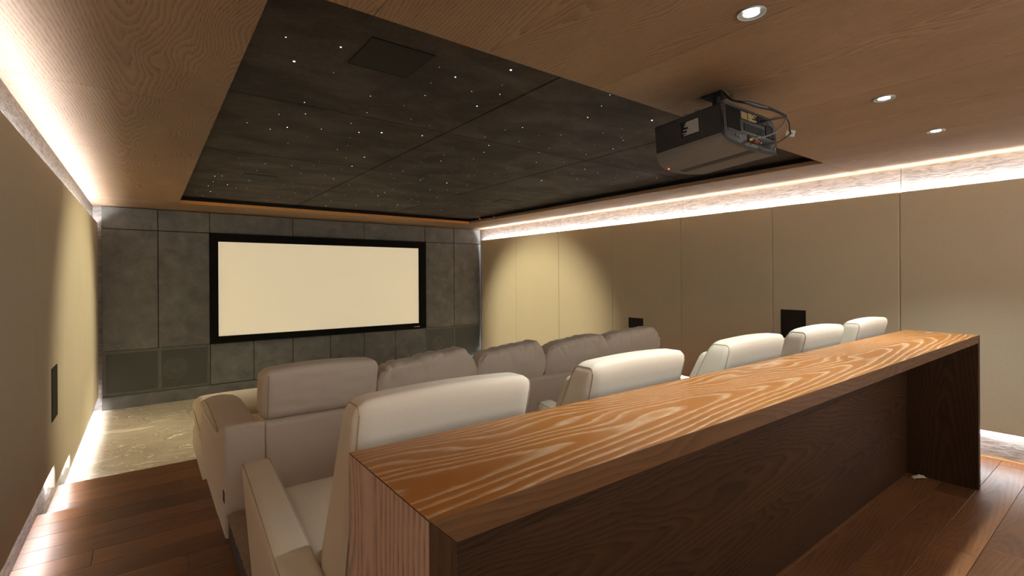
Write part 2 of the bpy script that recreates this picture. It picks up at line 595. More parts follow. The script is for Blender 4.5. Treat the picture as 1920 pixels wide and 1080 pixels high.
# ------------------------------------------------------------------ upholstered wall panels
LEFT_PANELS = [
    ([(2.748, PBOT), (3.9565, PBOT)], 'tall beige fabric wall panel nearest the camera on the wall by the stairs'),
    ([(3.9575, PBOT), (4.71, PBOT), (4.71, h(-1.475)), (5.1735, h(-1.475))], 'tall beige fabric wall panel holding a slim black speaker above the stairs'),
    ([(5.1745, h(-1.475)), (5.575, h(-1.475)), (5.575, h(-1.60)), (6.3495, h(-1.60))], 'tall beige fabric wall panel just past the black speaker, over the lower step'),
    ([(6.3505, h(-1.60)), (7.5195, h(-1.60))], 'tall beige fabric wall panel over the cream carpet, one short of the screen wall'),
    ([(7.5205, h(-1.60)), (8.655, h(-1.60))], 'last beige fabric wall panel over the carpet, touching the grey screen wall'),
]
for bot, lab in LEFT_PANELS:
    pts = bot + [(bot[-1][0], PTOP), (bot[0][0], PTOP)]
    o = obj('wall_panel', prism(bmesh.new(), pts, 'x', FL - .03, FL, .011, 3), 'panel_fabric')
    tag(o, lab, 'wall panel', 'upholstered panels on the stair wall')
RY = [0.28, 1.457, 2.609, 3.771, 4.948, 6.135, 7.33, 8.52]
RIGHT_LABELS = [
    'beige fabric wall panel behind the open end of the oak bar, washed grey by a downlight',
    'beige fabric wall panel behind the two farthest recliner backs, without speaker at its near end',
    'beige fabric wall panel between the two black square speakers, behind the third recliner',
    'beige fabric wall panel with a small black speaker above the end of the sofa',
    'yellow-lit beige fabric wall panel just past the small black speaker, above the sofa cushions',
    'second beige fabric wall panel out from the screen wall, above the sofa',
    'beige fabric wall panel directly beside the grey screen wall, far corner',
]
RIGHT_LABELS[1] = 'beige fabric wall panel with a large black speaker behind the two farthest recliners'
RIGHT_LABELS[2] = 'plain beige fabric wall panel standing between the two black wall speakers'
for (a, b), lab in zip(zip(RY, RY[1:]), RIGHT_LABELS):
    pb = PBOT if a < 4.4 else h(-1.55)
    o = obj('wall_panel', B(FR, FR + .03, a + .0005, b - .0005, pb, PTOP, .011, 3), 'panel_fabric')
    tag(o, lab, 'wall panel', 'upholstered panels on the wall behind the sofa')


def wall_speaker(x, y0, y1, z0, z1, inward, label):
    t = thing('wall_speaker', label, 'speaker', (x, (y0 + y1) / 2, z0), 'black speakers set in the fabric walls')
    a, b = sorted((x - inward * .002, x + inward * .004))
    f = bmesh.new()
    e = .007
    box(f, a, b, y0, y1, z0, z0 + e); box(f, a, b, y0, y1, z1 - e, z1)
    box(f, a, b, y0, y0 + e, z0 + e, z1 - e); box(f, a, b, y1 - e, y1, z0 + e, z1 - e)
    obj('frame', f, 'black', t)
    a, b = sorted((x - inward * .001, x + inward * .002))
    obj('grille', B(a, b, y0 + e, y1 - e, z0 + e, z1 - e), 'grille_dark', t)


wall_speaker(FL, 4.558, 4.812, h(-.978), h(-.612), 1, 'narrow black speaker let into the fabric wall beside the stairs')
wall_speaker(FR, 4.382, 4.638, h(-.96), h(-.594), -1, 'small black speaker on the fabric wall just above the last sofa cushion')
wall_speaker(FR, 2.264, 2.519, h(-.738), h(-.372), -1, 'black speaker on the fabric wall partly hidden by the fourth recliner back')

# ------------------------------------------------------------------ concealed light strips
def led(name, label, x0, x1, y0, y1, z0, z1):
    tag(obj(name, B(x0, x1, y0, y1, z0, z1), 'led_dim' if x0 < 0 and z0 > 2 else 'led' if z0 > 2 else 'led_floor'), label, 'led strip', 'white light strips behind the wall panels')


led('led_strip', 'white light strip along the top edge of the fabric panels by the stairs', XL + .004, XL + .016, YB + .05, 8.64, PTOP - .022, PTOP - .016)
led('led_strip', 'white light strip along the top edge of the fabric panels behind the sofa and bar', XR - .016, XR - .004, YB + .05, 8.50, PTOP - .036, PTOP - .030)
led('led_strip', 'white light strip under the fabric panels along the rear platform by the stairs', XL + .004, XL + .016, YB + .05, 4.70, PBOT + .026, PBOT + .032)
led('led_strip', 'white light strip under the fabric panel above the single wooden step', XL + .004, XL + .016, 4.72, 5.56, h(-1.475) + .026, h(-1.475) + .032)
led('led_strip', 'white light strip under the fabric panels along the cream carpet', XL + .004, XL + .016, 5.59, 8.64, h(-1.60) + .026, h(-1.60) + .032)
led('led_strip', 'white light strip under the fabric panels beyond the end of the bar', XR - .016, XR - .004, YB + .05, 4.38, PBOT + .006, PBOT + .012)
led('led_strip', 'white light strip low on the wall behind the far end of the sofa', XR - .016, XR - .004, 4.42, 8.50, h(-1.55) + .006, h(-1.55) + .012)

# ------------------------------------------------------------------ screen wall
CX0, CX1 = -0.482, 5.647


def clad(x0, x1, z0, z1, label):
    o = obj('wall_board', B(x0 + .004, x1 - .004, YF, YF + .05, z0 + .004, z1 - .004, .004, 1), 'clad')
    tag(o, label, 'wall board', 'grey boards on the screen wall')


T0, T1, MZ = h(.69), CEIL - .004, h(-.985)
for (a, b), lab in zip(zip([CX0, .140, .772, 1.946, 3.149, 4.357, 5.002, CX1], [.140, .772, 1.946, 3.149, 4.357, 5.002, CX1]),
                       ['small grey board in the top corner beside the stair wall light', 'second small grey board of the top row, over a tall board beside the screen',
                        'long grey board above the left third of the screen frame', 'long grey board above the middle of the screen frame',
                        'long grey board above the right third of the screen frame', 'short grey board of the top row just past the screen frame',
                        'short grey board in the top corner beside the sofa wall light']):
    clad(a, b, T0, T1, lab)
clad(CX0, .140, MZ, T0, 'tall grey board at the edge of the screen wall by the stairs')
clad(.140, .772, MZ, T0, 'tall grey board touching the screen frame on the stair side')
clad(4.357, 5.002, MZ, T0, 'tall grey board touching the screen frame on the sofa wall side')
clad(5.002, CX1, MZ, T0, 'tall grey board in the far corner beside the yellow-lit fabric')
BZ = h(-1.604)
bx = [.772, 1.36, 1.94, 2.546, 3.14, 3.737, 4.357]
names = ['first', 'second', 'third', 'fourth', 'fifth', 'sixth']
for i in range(6):
    clad(bx[i], bx[i + 1], BZ, MZ, 'square grey board below the screen, %s from the speaker grille by the stairs' % names[i])
struct(obj('baseboard_front', B(CX0, CX1, YF - .012, YF + .05, 0.0, BZ - .004, .003, 1), 'clad'))
struct(obj('wall_front_backing', B(CX0 + .01, CX1 - .01, YF + .052, YF + .0845, 0, T1), 'black'))


def cabinet_speaker(x0, x1, xd, label, cx):
    t = thing('speaker_cabinet', label, 'speaker', ((x0 + x1) / 2, YF, BZ), 'grille-fronted speakers beside the screen')
    x0 += .004; x1 -= .004
    z0, z1 = BZ + .002, MZ - .004
    f = bmesh.new()
    e = .035
    box(f, x0, x1, YF + .012, YF + .05, z0, z0 + e); box(f, x0, x1, YF + .012, YF + .05, z1 - e, z1)
    box(f, x0, x0 + e, YF + .012, YF + .05, z0 + e, z1 - e); box(f, x1 - e, x1, YF + .012, YF + .05, z0 + e, z1 - e)
    box(f, xd - .02, xd + .02, YF + .012, YF + .05, z0 + e, z1 - e)
    obj('frame', f, 'speaker_grey', t)
    obj('baffle', B(x0 + e, x1 - e, YF + .036, YF + .05, z0 + e, z1 - e), 'baffle', t)
    d = lathe(bmesh.new(), [(.155, .034), (.155, .022), (.142, .018), (.128, .022), (.118, .018), (.09, .030), (.05, .033), (.048, .026), (.02, .021), (.0005, .020)], 'y', 40,
              (cx, YF, (z0 + z1) / 2))
    obj('driver', d, 'cone', t, smooth=True)
    bdg = B(cx - .02, cx + .02, YF + .030, YF + .036, z0 + e + .05, z0 + e + .062)
    obj('badge', bdg, 'metal', t)
    obj('grille_cloth', B(x0, x1, YF, YF + .004, z0, z1), 'grille_cloth', t)


cabinet_speaker(CX0, .772, .155, 'wide grey grille with a round speaker showing through, by the stairs', .345)
cabinet_speaker(4.357, CX1, 5.002, 'wide grey speaker grille in the far corner, half hidden by the sofa', 4.65)

t = thing('projection_screen', 'wide cream lit cinema screen in a thick black frame', 'screen', (2.54, YF, h(-.985)))
sx0, sx1, sz0, sz1 = .878, 4.202, h(-.875), h(.562)
fx0, fx1, fz0, fz1 = .776, 4.353, h(-.978), h(.684)
obj('picture_surface', B(sx0 - .01, sx1 + .01, YF - .02, YF - .012, sz0 - .01, sz1 + .01), 'screen', t)
ya, yb = YF - .045, YF - .004
for q in ([(fx0, fz1), (fx1, fz1), (sx1, sz1), (sx0, sz1)], [(fx0, fz0), (fx1, fz0), (sx1, sz0), (sx0, sz0)],
          [(fx0, fz0), (fx0, fz1), (sx0, sz1), (sx0, sz0)], [(fx1, fz0), (fx1, fz1), (sx1, sz1), (sx1, sz0)]):
    obj('frame_bar', prism(bmesh.new(), q, 'y', ya, yb, .003, 1), 'velvet_black', t)
bd = obj('badge', B(4.09, 4.21, ya - .003, ya, h(-.948), h(-.928), .001, 1), 'label_grey', t)
bd['label'] = 'small white and red maker plate'
obj('badge_mark', B(4.095, 4.15, ya - .0045, ya - .003, h(-.944), h(-.932)), 'red', bd)

# ------------------------------------------------------------------ star ceiling
NX, NY = 3, 4
sxs = [RX0 - .10, 1.815, 3.31, RX1 + .10]
sys_ = [RY0 - .10, 3.235, 4.76, 6.27, RY1 + .10]
STARS = """0.74,2.32,3 0.8,2.63,1 1.08,2.84,2 0.79,3.18,2 0.85,3.4,2 1.17,3.14,2 1.16,3.42,2 1.03,3.68,2 1.28,3.6,3 1.42,3.51,4 1.7,3.4,3 1.3,4.18,2 1.33,4.01,1 1.58,4.31,3 1.46,4.45,2 1.3,4.91,2 1.61,4.73,4 1.3,4.71,1 1.57,4.92,2 1.53,5.33,2 1.65,5.45,3 1.63,5.88,1 1.61,6.13,2 1.91,5.71,2 1.7,6.53,2 1.89,6.55,3 2.09,6.43,2 2.13,6.01,2 2.17,6.22,1 2.19,5.81,1 2.29,6,3 2.47,6.24,4 2.44,5.95,3 2.08,6.98,3 2.08,6.74,1 2.18,7.57,4 2.07,7.32,1 2.53,7.27,4 2.5,7.14,2 2.44,7.44,1 2.81,7.08,3 3,6.82,4 3.09,7.07,2 3.18,6.98,2 3.17,7.47,2 2.99,7.04,1 2.78,6.66,1 2.54,6.57,1 2.1,4.64,3 2.06,4.85,2 2.18,5.05,2 2.43,5.66,2 2.62,5.81,2 2.43,5.2,1 2.46,4.97,3 2.44,4.87,2 2.96,6.26,3 2.9,5.96,2 3.12,6.37,3 2.76,5.72,1 2.97,6.39,1 2.82,5.43,3 2.44,4.69,1 2.57,5,1 2.78,4.94,4 3,5.32,2 2.21,4.04,3 2.13,3.83,2 2.08,3.59,1 2.42,3.8,2 2.36,3.54,3 2.27,3.33,3 2.11,3.15,2 3.05,4.94,3 2.78,4.46,2 2.78,4.49,1 2.8,4.38,2 2.75,4.24,1 2.6,4.07,1 2.5,4.06,1 2.68,4.41,1 3.19,5.41,2 3.17,5.9,3 3.03,5.61,1 3.28,5.97,1 3.81,6.96,3 3.54,6.4,2 3.8,7.44,3 3.59,7.52,1 3.56,6.77,1 3.55,6.24,1 3.89,6.6,2 4.14,7.11,1 4.49,7.62,1 4.34,6.94,2 4.59,7.13,2 4.23,6.56,1 3.7,5.97,2 3.99,6.45,1 4.07,6.16,2 3.53,5.36,1 2.95,4.21,2 3.11,4.26,1 2.89,3.92,2 3.6,5.1,2 3.8,5.4,1 3.98,5.12,2 3.66,4.81,1 3.1,4.03,1 4.44,5.9,2 4.42,6.15,1 4.27,5.34,1 2.84,3.66,1 2.97,3.56,3 2.75,3.26,3 2.74,3.11,2 2.4,3.09,2 2.2,2.79,3 2.13,2.91,2 2.42,2.87,1 2.55,2.76,2 2.74,2.86,1 3.14,3.07,3 2.99,3,1 2.96,2.8,1 3.19,2.8,3 3.06,2.58,3 2.98,2.53,2 2.81,2.38,1 2.78,2.54,2 2.42,2.35,3 2.33,2.14,2 2.23,1.98,2 2.83,2.13,4 1.54,2.05,4 1.35,2.3,3 1.53,2.42,2 1.69,2.61,3 1.69,2.36,2 1.62,2.24,1 1.34,2.64,2 1.28,2.45,1 1.22,2.24,1 1.46,3.09,1 1.31,2.87,1 1.63,3.14,1 3.08,3.31,1 3.18,3.4,2 3.44,3.82,2 3.58,4.2,4 3.61,3.74,2 3.56,3.5,3 3.79,3.54,3 3.88,3.83,2 3.84,3.9,3 3.89,4.07,1 4.16,4.08,1 3.9,3.36,1 4.02,3.48,1 4.16,3.63,2 4.31,3.44,2 4.51,3.68,2 4.52,3.34,3 4.4,3.88,1 3.54,3.12,1 3.48,2.96,1 3.78,3.04,1 4.46,4.42,1 4.18,4.96,1 1,3.95,1 1.27,3.77,1 2.02,4,1 2.07,4.17,1 1.88,4.14,1 1.92,4.52,1 2.21,4.34,1 2.11,4.39,1 2.56,4.6,1 2.5,4.36,1 1.29,5.36,2 0.68,5.01,1 0.91,5.1,2 0.9,5.48,2 0.73,3.9,2 0.67,4.38,1 0.92,4.22,2 1.13,5.04,2 0.59,6.03,3 0.65,5.97,2 0.61,6.39,2 0.59,6.7,3 0.76,6.49,3 0.65,7.12,3 0.5,7.27,2 0.6,7.53,3 0.75,7.36,2 0.84,7.05,1 0.7,6.85,1 0.88,7.46,1 0.87,6.67,2 0.98,6.62,2 0.92,6.06,3 0.99,6.31,1 1.29,6.14,2 1.34,5.93,1 1.42,6.27,2 1.53,6.65,2 1.24,6.92,2 1.42,7.06,3 1.43,6.85,2 1.27,7.36,2 1.36,7.58,2 1.6,7.2,2 0.73,5.27,1 0.6,2.61,4 0.51,2.37,2 0.71,3.51,2 0.57,3.83,2 0.82,3.78,3"""
star_pts = [tuple(float(q) for q in s.split(',')) for s in STARS.split()]
star_mesh = {}
for c, r in ((1, .0026), (2, .0036), (3, .0046), (4, .006)):
    o = obj('star_light', lathe(bmesh.new(), [(r, -.001), (r * .8, -.0022), (.0002, -.0026)], 'z', 8), STAR_MATS[c])
    star_mesh[c] = o.data
    bpy.data.objects.remove(o)
row_names = ['the row nearest the projector', 'the second row from the projector', 'the second row from the screen', 'the row nearest the screen']
col_names = ['stair side', 'middle', 'sofa wall side']
for j in range(NY):
    for i in range(NX):
        x0, x1, y0, y1 = sxs[i], sxs[i + 1], sys_[j], sys_[j + 1]
        o = obj('star_panel', B(x0 + .006, x1 - .006, y0 + .006, y1 - .006, STAR, STAR + .02, .003, 1), 'star_board')
        tag(o, 'dark ceiling panel with pinprick stars, %s, %s' % (col_names[i], row_names[j]), 'ceiling panel', 'star ceiling panels')
        for (x, y, c) in star_pts:
            if x0 <= x < x1 and y0 <= y < y1:
                s = bpy.data.objects.new('star_light', star_mesh[int(c)])
                COL.objects.link(s)
                s.location = (x, y, STAR)
                s.parent = o
for (x0, x1, y0, y1), lab in (((.822, 1.139, 2.135, 2.465), 'dark square ceiling speaker in the star ceiling nearest the projector'),
                              ((4.0, 4.335, 5.52, 5.80), 'dark square ceiling speaker in the far corner of the star ceiling by the sofa wall'),
                              ((.82, 1.145, 5.69, 5.97), 'faint dark ceiling speaker in the star ceiling near the screen on the stair side')):
    t = thing('ceiling_speaker', lab, 'speaker', ((x0 + x1) / 2, (y0 + y1) / 2, STAR), 'square speakers in the star ceiling')
    f = bmesh.new(); e = .006
    box(f, x0, x1, y0, y0 + e, STAR - .005, STAR); box(f, x0, x1, y1 - e, y1, STAR - .005, STAR)
    box(f, x0, x0 + e, y0 + e, y1 - e, STAR - .005, STAR); box(f, x1 - e, x1, y0 + e, y1 - e, STAR - .005, STAR)
    obj('frame', f, 'grille_dark', t)
    obj('grille', B(x0 + e, x1 - e, y0 + e, y1 - e, STAR - .004, STAR), 'grille_dark', t)


# ------------------------------------------------------------------ unseen spots added in the star ceiling's gap for a warm front glow
def added_gap_spot(loc, aim, watts, angle, label):
    d = (Vector(aim) - Vector(loc)).normalized()
    t = thing('added_spot', label, 'added_spot', loc, 'added fill lamps in the shadow gap')
    q = d.to_track_quat('-Z', 'Y').to_matrix().to_3x3()
    bm = lathe(bmesh.new(), [(.0003, .030), (.014, .030), (.016, .0), (.013, -.002), (.011, .006), (.0003, .006)], 'z', 16)
    bmesh.ops.rotate(bm, verts=bm.verts, cent=(0, 0, 0), matrix=q)
    obj('housing', bm, 'black', t, True, True)
    ld = bpy.data.lights.new('added_spot_beam', 'SPOT')
    ld.energy = watts; ld.spot_size = R(angle); ld.spot_blend = 0.7; ld.shadow_soft_size = .02
    ld.color = (1.0, 0.92, 0.62)
    lo = bpy.data.objects.new('added_spot_beam', ld); COL.objects.link(lo)
    lo.parent = t
    lo.location = d * .004
    lo.rotation_euler = d.to_track_quat('-Z', 'Y').to_euler()


GZ = CEIL + .062
added_gap_spot((RX0 - .04, 7.2, GZ), (FR, 6.7, .85), FRONT_WATTS, 40, 'added unseen fill lamp in the star ceiling gap, aimed at the sofa wall')
added_gap_spot((RX1 + .04, 7.0, GZ), (FL, 6.5, 1.0), FRONT_WATTS, 42, 'added unseen fill lamp in the star ceiling gap, aimed at the stair wall')
added_gap_spot((RX1 + .04, 7.45, GZ), (1.5, 7.55, .0), FRONT_WATTS * 1.0, 40, 'added unseen fill lamp in the star ceiling gap, aimed at the cream carpet')

# ------------------------------------------------------------------ downlights
def downlight(x, y, label, watts):
    t = thing('downlight', label, 'ceiling light', (x, y, CEIL), 'round recessed ceiling lights')
    r = .052
    obj('trim_ring', lathe(bmesh.new(), [(r, .0), (r, -.005), (r - .002, -.0065), (r - .006, -.0055), (r - .007, -.001)], 'z', 40), 'grey_metal', t, True, True)
    obj('reflector', lathe(bmesh.new(), [(r - .007, -.0048), (.030, -.0022), (.027, -.0012)], 'z', 40), 'grey_metal', t, True, True)
    obj('lens', lathe(bmesh.new(), [(.028, -.0008), (.028, -.0022), (.0003, -.0026)], 'z', 32), 'lens', t, True, True)
    ld = bpy.data.lights.new('downlight_beam', 'SPOT')
    ld.energy = watts; ld.spot_size = R(100); ld.spot_blend = 0.8; ld.shadow_soft_size = .03
    ld.color = (0.93, 1.0, 0.95)
    lo = bpy.data.objects.new('downlight_beam', ld); COL.objects.link(lo)
    lo.parent = t; lo.location = (0, 0, -.045)


downlight(1.846, .932, 'brightest round downlight, in the oak soffit nearest the projector', SPOT_WATTS)
downlight(3.343, .936, 'middle of the three round downlights in the oak soffit', SPOT_WATTS)
downlight(4.391, .934, 'round downlight in the oak soffit closest to the light cove on the sofa wall', SPOT_WATTS)

# ------------------------------------------------------------------ oak bar
t = thing('bar_counter', 'long oak bar counter standing behind the row of recliners', 'bar counter', (2.59, 1.0, PLAT))
KX0, KX1, KY0, KY1, KZ = .400, 4.777, .780, 1.211, h(-.433)
TH = .056
bm = layered()
prism(bm, [(KX0, KZ), (KX1, KZ), (KX1 - TH, KZ - TH), (KX0 + TH, KZ - TH)], 'y', KY0, KY1, .0012, 1)
grain(bm, 0, rnd)
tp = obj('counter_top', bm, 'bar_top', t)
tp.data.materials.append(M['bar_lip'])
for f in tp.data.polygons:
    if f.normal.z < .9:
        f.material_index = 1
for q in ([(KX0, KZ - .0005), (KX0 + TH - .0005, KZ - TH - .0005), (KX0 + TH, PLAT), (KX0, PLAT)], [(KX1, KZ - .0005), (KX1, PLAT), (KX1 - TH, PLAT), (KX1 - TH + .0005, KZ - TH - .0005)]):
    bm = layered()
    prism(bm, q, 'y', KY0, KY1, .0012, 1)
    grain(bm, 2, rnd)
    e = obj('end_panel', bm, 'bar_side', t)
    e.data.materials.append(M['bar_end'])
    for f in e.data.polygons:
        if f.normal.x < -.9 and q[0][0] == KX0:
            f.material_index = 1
bm = layered()
zs = [PLAT, PLAT + .38, PLAT + .76, KZ - TH]
for a, b in zip(zs, zs[1:]):
    old = set(bm.faces)
    box(bm, KX0 + TH, KX1 - TH, 1.188, 1.209, a + .0006, b - .0006, .0008, 1)
    grain(bm, 0, rnd, [f for f in bm.faces if f not in old])
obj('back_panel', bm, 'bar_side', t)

# scrap of paper left on the floor inside the far end of the bar
bm = bmesh.new()
bmesh.ops.create_grid(bm, x_segments=12, y_segments=8, size=1.0)
for v in bm.verts:
    a, b2 = v.co.x, v.co.y
    v.co = Vector((.055 * a, .030 * b2 * (1 - .5 * a * a), .004 + .022 * (1 - a * a) * (1 - .5 * abs(b2)) + .006 * noise.noise(Vector((a * 2.3, b2 * 2.3, 4)))))
ret = bmesh.ops.extrude_face_region(bm, geom=bm.faces[:])
bmesh.ops.translate(bm, verts=[q for q in ret['geom'] if isinstance(q, bmesh.types.BMVert)], vec=(0, 0, -.002))
o = obj('paper_scrap', bm, 'paper', smooth=True)
o.location = (4.66, 1.10, PLAT); o.rotation_euler = (0, 0, R(-32))
tag(o, 'crumpled scrap of cream paper on the floor under the bar', 'paper')

# ------------------------------------------------------------------ recliners
def yr(z):                                   # back of the backrest: eye-relative height -> depth
    return 1.325 + (-.42 - z) * .237


def yf(z):
    return 1.464 + (-.416 - z) * .50 if z > -.90 else 1.706


CY = 1.9


def recliner(cx, label):
    t = thing('recliner', label, 'recliner', (cx, CY, RISER), 'row of recliners in front of the oak bar')
    W = .315
    zt, zb = -.343, -1.28
    H = zt - zb

    def bend(p, u):
        z = (zt + zb) / 2 + p.z
        k = max(-1.0, min(1.0, p.y / .1)) * .5 + .5
        y = yr(z) * (1 - k) + yf(z) * k
        crown = .012 * (1 - u.x * u.x) * max(0, u.z) if u.z > 0 else 0
        return Vector((p.x * (1 + .01 * (z + .8)), y - CY, z + 1.36 + crown))
    bk = obj('backrest', soft(2 * W, .2, H, .052, 20, bend), 'chair_fabric', t, True, True)
    rr = .052
    for s in (-1, 1):
        loop = []
        cy, cz = .1 - rr, H / 2 - rr
        for k in range(13):                                   # up the rear edge, over the top, down the front edge
            loop.append((-1, 0, -cy, -cz + (2 * cz) * (.30 + .70 * k / 12)))
        for k in range(1, 6):
            a = math.pi - k * math.pi / 10
            loop.append((math.cos(a), math.sin(a), -cy, cz))
        for k in range(5):
            a = math.pi / 2 - k * math.pi / 10
            loop.append((math.cos(a), math.sin(a), cy, cz))
        for k in range(9):
            loop.append((1, 0, cy, cz - (2 * cz) * .60 * k / 8))
        pts = [bend(Vector((s * (W - rr + rr * .72), qy + rr * .72 * ny, qz + rr * .72 * nz)), Vector((s * .9, 0, 0))) for ny, nz, qy, qz in loop]
        obj('piping', tube(bmesh.new(), pts, .0024, 6), 'piping', bk, True, True)

    def pad(p, u):
        z = -.66 + p.z
        return Vector((p.x, yf(z) + .012 + p.y - CY, z + 1.36))
    obj('back_cushion', soft(.57, .07, .50, .03, 10, pad), 'chair_fabric', t, True, True)
    # seat: cushion reaching from the back to the front edge
    def seat(p, u):
        return Vector((p.x, 2.05 + p.y - CY, -1.045 + p.z + 1.36 + .012 * (1 - u.x ** 2) * (1 - u.y ** 2) * max(0, u.z)))
    obj('seat_cushion', soft(.62, .74, .19, .045, 14, seat), 'chair_fabric', t, True, True)
    obj('front_panel', soft(.61, .05, .20, .02, 6, lambda p, u: Vector((p.x, 2.385 + p.y - CY, .115 + p.z))), 'chair_fabric', t, True, True)
    obj('base', B(-.40, .40, 1.55 - CY, 2.36 - CY, .0, .12, .01), 'dark_wood', t, local=True)

    for s in (-1, 1):
        def arm(p, u):
            y = p.y / .44
            ztop = (-.80 - .15 * ((1 - y) / 2) ** 1.2)
            k = (p.z + .26) / .52
            z = -1.345 * (1 - k) + ztop * k
            x = p.x * (1 + .10 * (1 - y) / 2) + .383 - .040 * (1 - k)
            lean = 0.02 * (1 - k)
            return Vector((s * x, 1.985 + p.y - lean * (1 if y > 0 else -1) - CY, z + 1.36))
        a = obj('armrest', soft(.122, .88, .52, .032, 16, arm), 'chair_fabric', t, True, True)
        for e in (-1, 1):
            pts = []
            for i in range(15):
                y = -.40 + .83 * i / 14
                yy = y / .44
                zt2 = -.80 - .15 * ((1 - yy) / 2) ** 1.2
                pts.append((s * (e * .0518 * (1 + .10 * (1 - yy) / 2) + .383), 1.985 + y - CY, zt2 - .0095 + 1.36))
            pts += [(pts[-1][0], 1.985 + .4305 - CY, pts[-1][2] - .022)]
            obj('piping', tube(bmesh.new(), spline(pts, 3), .0025, 6), 'piping', a, True, True)
    return t


def copy_tree(o, parent=None):
    c = o.copy(); COL.objects.link(c)
    c.parent = parent
    for ch in o.children:
        copy_tree(ch, c)
    return c


first = recliner(.77, 'beige recliner at the aisle end of the row, its armrest fully in view')
bpy.context.view_layer.update()
for cx, lab in ((1.69, 'second beige recliner from the aisle, top of its back brightly lit'),
                (2.685, 'middle beige recliner of the row, third from the aisle'),
                (3.58, 'fourth beige recliner from the aisle, in front of the black wall speaker'),
                (4.48, 'farthest beige recliner, at the end of the row by the sofa wall')):
    c = copy_tree(first)
    c.location = (cx, CY, RISER)
    c['label'] = lab

# ------------------------------------------------------------------ deep sofa in front
SX0, SX1, SY0 = .365, 4.78, 3.30
t = thing('sofa', 'deep taupe five-seat sofa with loose back cushions in front of the recliners', 'sofa', (2.57, 4.4, PLAT))


def side(s):
    x0, x1 = (SX0, .582) if s < 0 else (SX1 - .217, SX1)
    pts = [(3.30, -1.533), (3.30, -.885), (3.315, -.872), (3.58, -.935), (3.625, -.955), (3.745, -1.035), (4.78, -1.088), (4.81, -1.105), (4.81, -1.60), (4.80, -1.652), (4.41, -1.652), (4.41, -1.533)]
    a = obj('armrest', prism(bmesh.new(), [(y, h(z)) for y, z in pts], 'x', x0, x1, .012, 3), 'sofa_fabric', t)
    bm = bmesh.new()
    n, m = 28, 12
    ring = []
    for i in range(n + 1):
        f = i / n
        y = 3.615 + f * 1.215
        top = -.945 + .022 * math.sin(f * math.pi) + (-.085 * max(0, (f - .55) / .45) ** 1.8) + (-.018 * max(0, (.12 - f) / .12) ** 2)
        bot = (-.952 if f < .03 else -1.0 - .008 * f - .068 * f ** 1.3 + .012)
        bot = min(bot, top - .012)
        row = []
        hw = (x1 - x0) / 2 + .004
        for j in range(m + 1):
            u = -1 + 2 * j / m
            edge = (1 - abs(u) ** 6)
            crown = .020 * (1 - u * u) + .0025 * math.sin(18 * f + 3 * u) * (1 - u * u)
            zt = top - .012 * (1 - edge) + crown
            row.append((hw * u, y, zt, bot))
        ring.append(row)
    up = [[bm.verts.new(((x0 + x1) / 2 + q[0], q[1], h(q[2]))) for q in row] for row in ring]
    lo = [[bm.verts.new(((x0 + x1) / 2 + q[0], q[1], h(q[3]))) for q in row] for row in ring]
    for i in range(n):
        for j in range(m):
            bm.faces.new((up[i][j], up[i][j + 1], up[i + 1][j + 1], up[i + 1][j]))
            bm.faces.new((lo[i][j], lo[i + 1][j], lo[i + 1][j + 1], lo[i][j + 1]))
        bm.faces.new((up[i][0], up[i + 1][0], lo[i + 1][0], lo[i][0]))
        bm.faces.new((up[i][m], lo[i][m], lo[i + 1][m], up[i + 1][m]))
    for j in range(m):
        bm.faces.new((up[0][j], lo[0][j], lo[0][j + 1], up[0][j + 1]))
        bm.faces.new((up[n][j], up[n][j + 1], lo[n][j + 1], lo[n][j]))
    p = obj('arm_pad', bm, 'sofa_fabric', t, True)
    md = p.modifiers.new('round', 'BEVEL'); md.width = .010; md.segments = 3; md.limit_method = 'ANGLE'; md.angle_limit = R(40)
    pts = [(x0 - .004 if s < 0 else x1 + .004, r[0][1], h(r[0][2]) + .001) for r in ring]
    obj('piping', tube(bmesh.new(), pts, .003, 6), 'piping', p, True)
    return a


arm_near = side(-1)
side(1)
tg = obj('fabric_tag', B(SX0 - .003, SX0 + .002, 3.318, 3.375, h(-1.325), h(-1.262)), 'black', arm_near)
tg['label'] = 'black woven maker tag'
# rear back and base
obj('back', prism(bmesh.new(), [(3.302, h(-1.533)), (3.302, h(-.905)), (3.33, h(-.885)), (3.60, h(-.905)), (3.66, h(-1.533))], 'x', .584, SX1 - .219, .012, 3), 'sofa_fabric', t)
obj('base', prism(bmesh.new(), [(3.66, h(-1.533)), (3.66, h(-1.36)), (5.70, h(-1.44)), (5.74, h(-1.60)), (5.70, h(-1.652)), (4.41, h(-1.652)), (4.41, h(-1.533))], 'x', .362, SX1 - .007, .012, 2), 'sofa_fabric', t)
# seat cushions: long pads whose rolled fronts show past the arm
sw = (SX1 - SX0 - .02) / 5
for i in range(5):
    xa = SX0 - .008 + i * sw
    bm = soft(sw - .006, 1.0, .27, .09, 16, lambda p, u: Vector((xa + sw / 2 + p.x, 5.31 + p.y, h(-1.30) + p.z + .012 * (1 - u.x ** 2) * max(0, u.z))))
    q = obj('seat_cushion', bm, 'sofa_fabric', t, True)
    bm = soft(sw - .2 if i in (0, 4) else sw - .004, 1.25, .20, .05, 12, lambda p, u: Vector((xa + sw / 2 + p.x + (.1 if i == 0 else -.1 if i == 4 else 0), 4.22 + p.y, h(-1.29) + p.z)))
    obj('seat_pad', bm, 'sofa_fabric', t, True)
    if i == 0:
        obj('piping', tube(bmesh.new(), spline([(xa - .001, 4.85, h(-1.275)), (xa - .001, 5.31, h(-1.258)), (xa + .004, 5.62, h(-1.253)), (xa + .02, 5.78, h(-1.25))], 6), .003, 6), 'piping', q, True)
